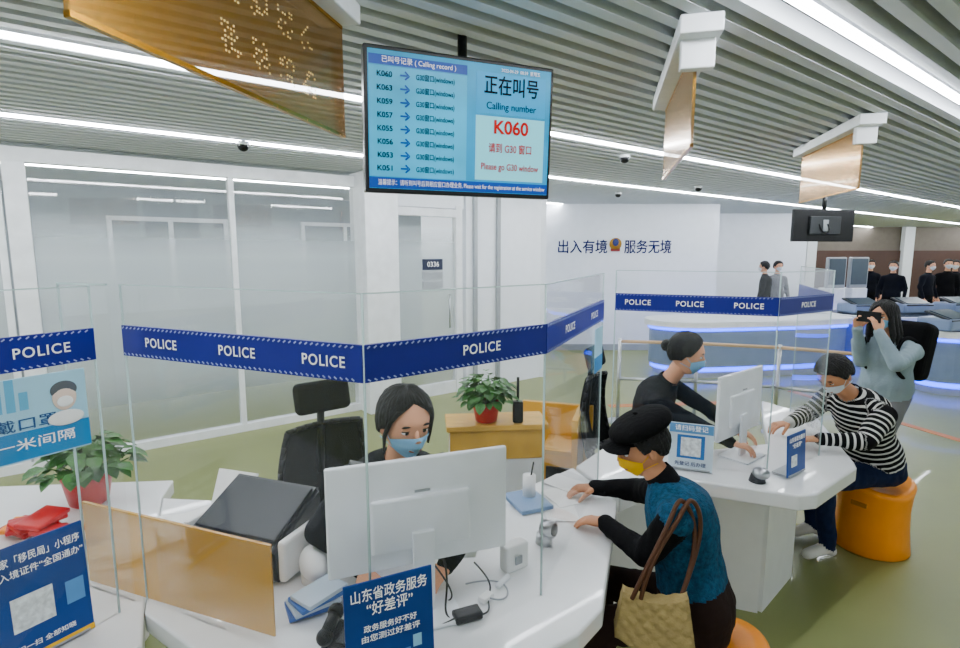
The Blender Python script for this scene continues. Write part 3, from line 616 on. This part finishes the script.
E,F,R,ax=human('seated_customer_with_cap',(.84,1.91,.545),(.715,1.99,1.02),hc,fcx,(.2,.96,0),
 [(.61,1.86,.80),(.735,2.34,.82)],[(.515,2.08,.80),(.545,2.42,.80)],[(.44,1.86,.52),(.50,2.13,.52)],[(.50,1.84,.09),(.54,2.14,.09)],[(.36,1.84,.045),(.42,2.16,.045)],
 dict(top=teal,sleeve=blackc,pants=brownc,shoe=shoeb,vest=True,waist=.24,collar=blackc,ch=1.6),hairg,'cap',masky,skin2,hands=[((-.75,.55,-.08),-Z,(.3,.9,0),.25),((-.9,.05,-.05),-Z,(0,-1,0),.3)],s=1.0,girth=1.08,hs=1.06,fat=.08)
f=V(fcx).normalized(); u=(Z-f*Z.dot(f)).normalized(); X=(-f).cross(u); M=Matrix((X,-f,u)).transposed().to_4x4(); M.translation=hc
cpm=mat('cap_black','#060607',.9,bump=.4,bscale=60,spec=.15)
b=MB(); P=[]
for j in range(21):
    th=j/20*math.pi; row=[]
    for i in range(48):
        a=2*math.pi*i/48; x=math.sin(th)*math.sin(a); y=-math.sin(th)*math.cos(a); z=math.cos(th)
        r=1+.012*math.sin(a*8)*max(0,z)
        p=V((spw(x,.9)*.114*r,y*.128*r+.010,spw(z,.8)*(.050 if z>0 else .036)+.080+.012*y)); row.append(M@p)
    P.append(row)
b.grid(P,cpm,True,True)
b.ell(M@V((0,.006,.132)),(.010,.010,.006),cpm)
P=[]
for j in range(5):
    row=[]
    for i in range(17):
        a=(i/16-.5)*2.0; rr=.085+.05*j/4*math.cos(a*.75)
        row.append(M@V((rr*math.sin(a),-rr*1.05*math.cos(a)-.016,.056-.012*j/4-.012*abs(math.sin(a)))))
    P.append(row)
b.grid(P,cpm); b.grid([[p-u*.006 for p in r] for r in P],cpm)
rg=[]
for r,h in ((.085,.035),(.087,.06),(.08,.075)): rg.append([M@V((r*1.0*math.sin(t),-r*1.22*math.cos(t),h)) for t in [2*math.pi*i/32 for i in range(32)]])
b.grid(rg,cpm,True,True)
b.done('flat_cap',E)
# quilted handbag
bagm=mat('quilted_beige','#a38d5a',.7,var=.12,scale=25,bump=.4,bscale=90,spec=.2); strapm=mat('brown_strap','#4d2c14',.5,spec=.3)
b=MB(); c=V((.595,1.70,.665)); R_=dirR(.95,-.2); t=bmesh.new(); bmesh.ops.create_cube(t,size=1); bmesh.ops.scale(t,vec=(.24,.09,.19),verts=t.verts)
bmesh.ops.subdivide_edges(t,edges=t.edges[:],cuts=31,use_grid_fill=True)
for v in t.verts:
    x0,z0=v.co.x,v.co.z; k=v.co.z/.19+.5
    q_=abs(math.sin((x0+z0)*62))*abs(math.sin((x0-z0)*62))
    v.co.y*=(1.25-.8*k)*(1-.45*(v.co.x/.14)**2); v.co.y+=math.copysign(.011*math.sqrt(q_),v.co.y) if abs(v.co.y)>.01 else 0
    v.co.x*=1.08-.2*k; v.co.z-=.03*(1-(x0/.13)**2)*k; v.co.z+=.03*(x0/.12)**2*(1-k)
b.add(t,bagm,Matrix.Translation(c)@R_,True); bag=b.done('handbag')
sh=V((.69,1.79,1.055))
for o_ in (0,.03):
    cable('strap',[c+V((-.08+o_,-.01,.07)),c+V((-.03,-.01,.2)),sh+V((-.03+o_,-.045,-.06)),sh+V((o_*1.2,-.01,.02)),sh+V((.07+o_,-.01,-.08)),sh+V((.06,-.03,-.22)),c+V((.09,0,.07))],.008,strapm,bag)
human('seated_customer_in_stripes',(2.53,3.31,.56),(2.26,3.20,1.045),(2.10,3.13,1.19),(-.80,-.28,-.72),(-.25,.95,0),
 [(2.20,2.96,.83),(2.13,3.40,.86)],[(1.985,3.03,.82),(1.95,3.30,.83)],[(2.10,3.14,.51),(2.15,3.40,.51)],[(2.17,3.16,.09),(2.24,3.42,.09)],[(2.03,3.13,.045),(2.11,3.40,.045)],
 dict(top=stripe,sleeve=stripe,pants=jeans,shoe=shoe,waist=.1),hairg,'short',maskw,skin2,hands=[((-.9,.3,-.1),-Z,(.2,.9,0)),((-.9,-.1,-.1),-Z,(0,-1,0))],s=1.02,fat=.1,girth=1.05)
E,F,R,ax=human('standing_woman_photographing',(3.10,4.02,.85),(3.0,3.94,1.28),(2.93,3.89,1.445),(-.85,-.42,-.10),(-.45,.89,0),
 [(2.88,3.66,1.13),(2.90,4.04,1.08)],[(2.79,3.735,1.345),(2.76,3.91,1.34)],[(2.98,3.88,.47),(3.02,4.08,.47)],[(3.06,3.90,.09),(3.12,4.10,.09)],[(2.93,3.84,.045),(2.99,4.04,.045)],
 dict(top=jacket,sleeve=jacket,pants=greyc,shoe=shoeb,waist=-.1),hairb,'long',maskb,skin,hands=[((-.1,.2,.8),(-.1,.9,0),(.5,.1,.6),.35),((-.15,-.2,.8),(-.1,-.9,0),(.5,-.1,.6),.35)],s=.97,girth=1.08,fat=.12)
b=MB(); b.box((2.755,3.80,1.445),(.009,.16,.078),black,rotz(.45),.003); b.cyl((2.751,3.84,1.465),(2.744,3.838,1.465),.009,dgrey,seg=10); b.done('smartphone')
b=MB(); b.box((3.25,4.07,1.16),(.19,.34,.44),blackc,rotz(.45)@Matrix.Rotation(.25,4,'Y'),.06,4); b.box((3.36,4.12,1.09),(.07,.22,.2),blackc,rotz(.45),.03,3); bp=b.done('backpack')
for sg in (-1,1): 
    q=V((3.0,3.94,1.27))+R*sg*.11; cable('strap',[q+V((.16,.08,-.02)),q+V((.03,.02,.05)),q+V((-.1,-.06,-.03)),q+V((-.08,-.04,-.25)),q+V((.16,.07,-.33))],.014,blackc,bp)
def stand(x,y,fa,top,h=1.0):
    f=V((math.cos(fa),math.sin(fa),0)); r=f.cross(Z); p=V((x,y,0))
    def q(a,b_,z): return p+r*a+f*b_+Z*z*h
    human('standing_visitor',q(0,0,.92),q(0,.01,1.42),q(0,.03,1.60),f,r,[q(-.24,0,1.12),q(.24,0,1.12)],[q(-.24,.1,.88),q(.24,.1,.88)],[q(-.1,.02,.5),q(.1,.02,.5)],[q(-.1,0,.09),q(.1,0,.09)],[q(-.1,.14,.045),q(.1,.14,.045)],
     dict(top=top,sleeve=top,pants=blackc,shoe=shoeb),hairb,'short',maskw,skin,hands=[((0,0,-1),r,f),((0,0,-1),-r,f)],vox=.022)
stand(9.0,11.8,-2.4,unif); stand(10.0,12.1,-1.2,unif); stand(10.6,12.3,-2,blackc,1.02); stand(5.9,11.2,2.5,blackc); stand(6.3,11.5,-1.5,greyc); stand(9.5,13.2,-2.0,unif); stand(11.3,12.9,-2.3,unif)
# ---------------------------------------------------------------- background furniture
bled=mat('blue_led','#0a44ff',.4,emit=8,var=0); isl=mat('island_panel_shaded','#7486a6',.35); itop=mat('island_top','#1c232e',.25)  # island body colour has bluish shade painted into it
def island(name,c,L,Wd,rot,n=0):
    b=MB(); pts=[]
    for i in range(40):
        a=2*math.pi*i/40; x=math.copysign(abs(math.cos(a))**.5,math.cos(a))*L/2; y=math.copysign(abs(math.sin(a))**.8,math.sin(a))*Wd/2*(1+.15*math.cos(a*3)); pts.append((x,y))
    def tr(k): 
        R2=rotz(rot); return [((R2@V((x*k,y*k,0))).x+c[0],(R2@V((x*k,y*k,0))).y+c[1]) for x,y in pts]
    b.prism(tr(.9),0,.10,greyp); b.prism(tr(.93),.10,.17,bled); b.prism(tr(.95),.17,.72,isl); b.prism(tr(.965),.72,.77,bled); b.prism(tr(1),.77,.86,white); b.prism(tr(.92),.86,.865,itop if n else white)
    for k in range(n):
        x=-L*.38+L*.76*k/max(1,n-1); p=rotz(rot)@V((x,-.05,0)); X0=c[0]+p.x; Y0=c[1]+p.y
        b.box((X0,Y0,.95),(.56,.42,.16),isl,rotz(rot),.03); b.box((X0,Y0-.04,1.055),(.50,.36,.03),dgrey,rotz(rot)@Matrix.Rotation(.3,4,'X'),.008); b.box((X0,Y0-.05,1.075),(.42,.28,.012),mat('kiosk_screen','#16303f',.3,emit=.1),rotz(rot)@Matrix.Rotation(.3,4,'X'))
    return b.done(name)
island('self_service_island',(4.3,8.6),3.4,1.0,.12,0); island('self_service_island',(8.3,9.4),4.8,1.3,.1,5); island('self_service_island',(7.2,7.6),2.6,.8,.35,3)
b=MB()
for x,y in [(6.9,10.6),(7.4,10.7)]:
    b.box((x,y,.6),(.36,.3,1.2),white,rotz(.2),.02); b.box((x,y-.08,1.5),(.42,.08,.6),greyp,rotz(.2),.02); b.box((x,y-.13,1.52),(.36,.01,.5),mat('kiosk_screen2','#3a4853',.3,emit=.05),rotz(.2))
b.done('self_service_kiosk')
b=MB()
pts=[(1.55,5.9),(2.35,5.75),(3.1,5.5),(3.7,5.1)]
for p in pts: b.cyl((*p,0),(*p,.95),.02,steel); b.cyl((*p,0),(*p,.015),.12,steel)
for a,c in zip(pts,pts[1:]):
    for z in (.92,.5): b.cyl((*a,z),(*c,z),.018,mat('tan_rail','#c8a57e',.4) if z>.8 else steel)
b.done('queue_barrier')
for c,sz,r in [((2.4,6.6),(1.6,.12),.1),((6.2,5.6),(4.5,.05),.64),((6.8,5.0),(4.5,.05),.64),((4.6,6.2),(.1,2.2),.3)]:
    b=MB(); b.box((c[0],c[1],.002),(sz[0],sz[1],.004),mat('floor_orange','#c0702c',.5),rotz(r)); b.done('floor_marking')
# ---------------------------------------------------------------- world, camera
w=bpy.data.worlds.new('World'); SC.world=w; w.use_nodes=True; w.node_tree.nodes['Background'].inputs[0].default_value=(.84,.93,1,1); w.node_tree.nodes['Background'].inputs[1].default_value=1.6
cam=bpy.data.cameras.new('Camera'); co=bpy.data.objects.new('Camera',cam); COL.objects.link(co); co.location=(0,0,1.9); co.rotation_euler=(math.radians(90-7.6),0,0)
cam.sensor_width=36; cam.lens=540/960*36; cam.clip_start=.05; cam.clip_end=200; SC.camera=co
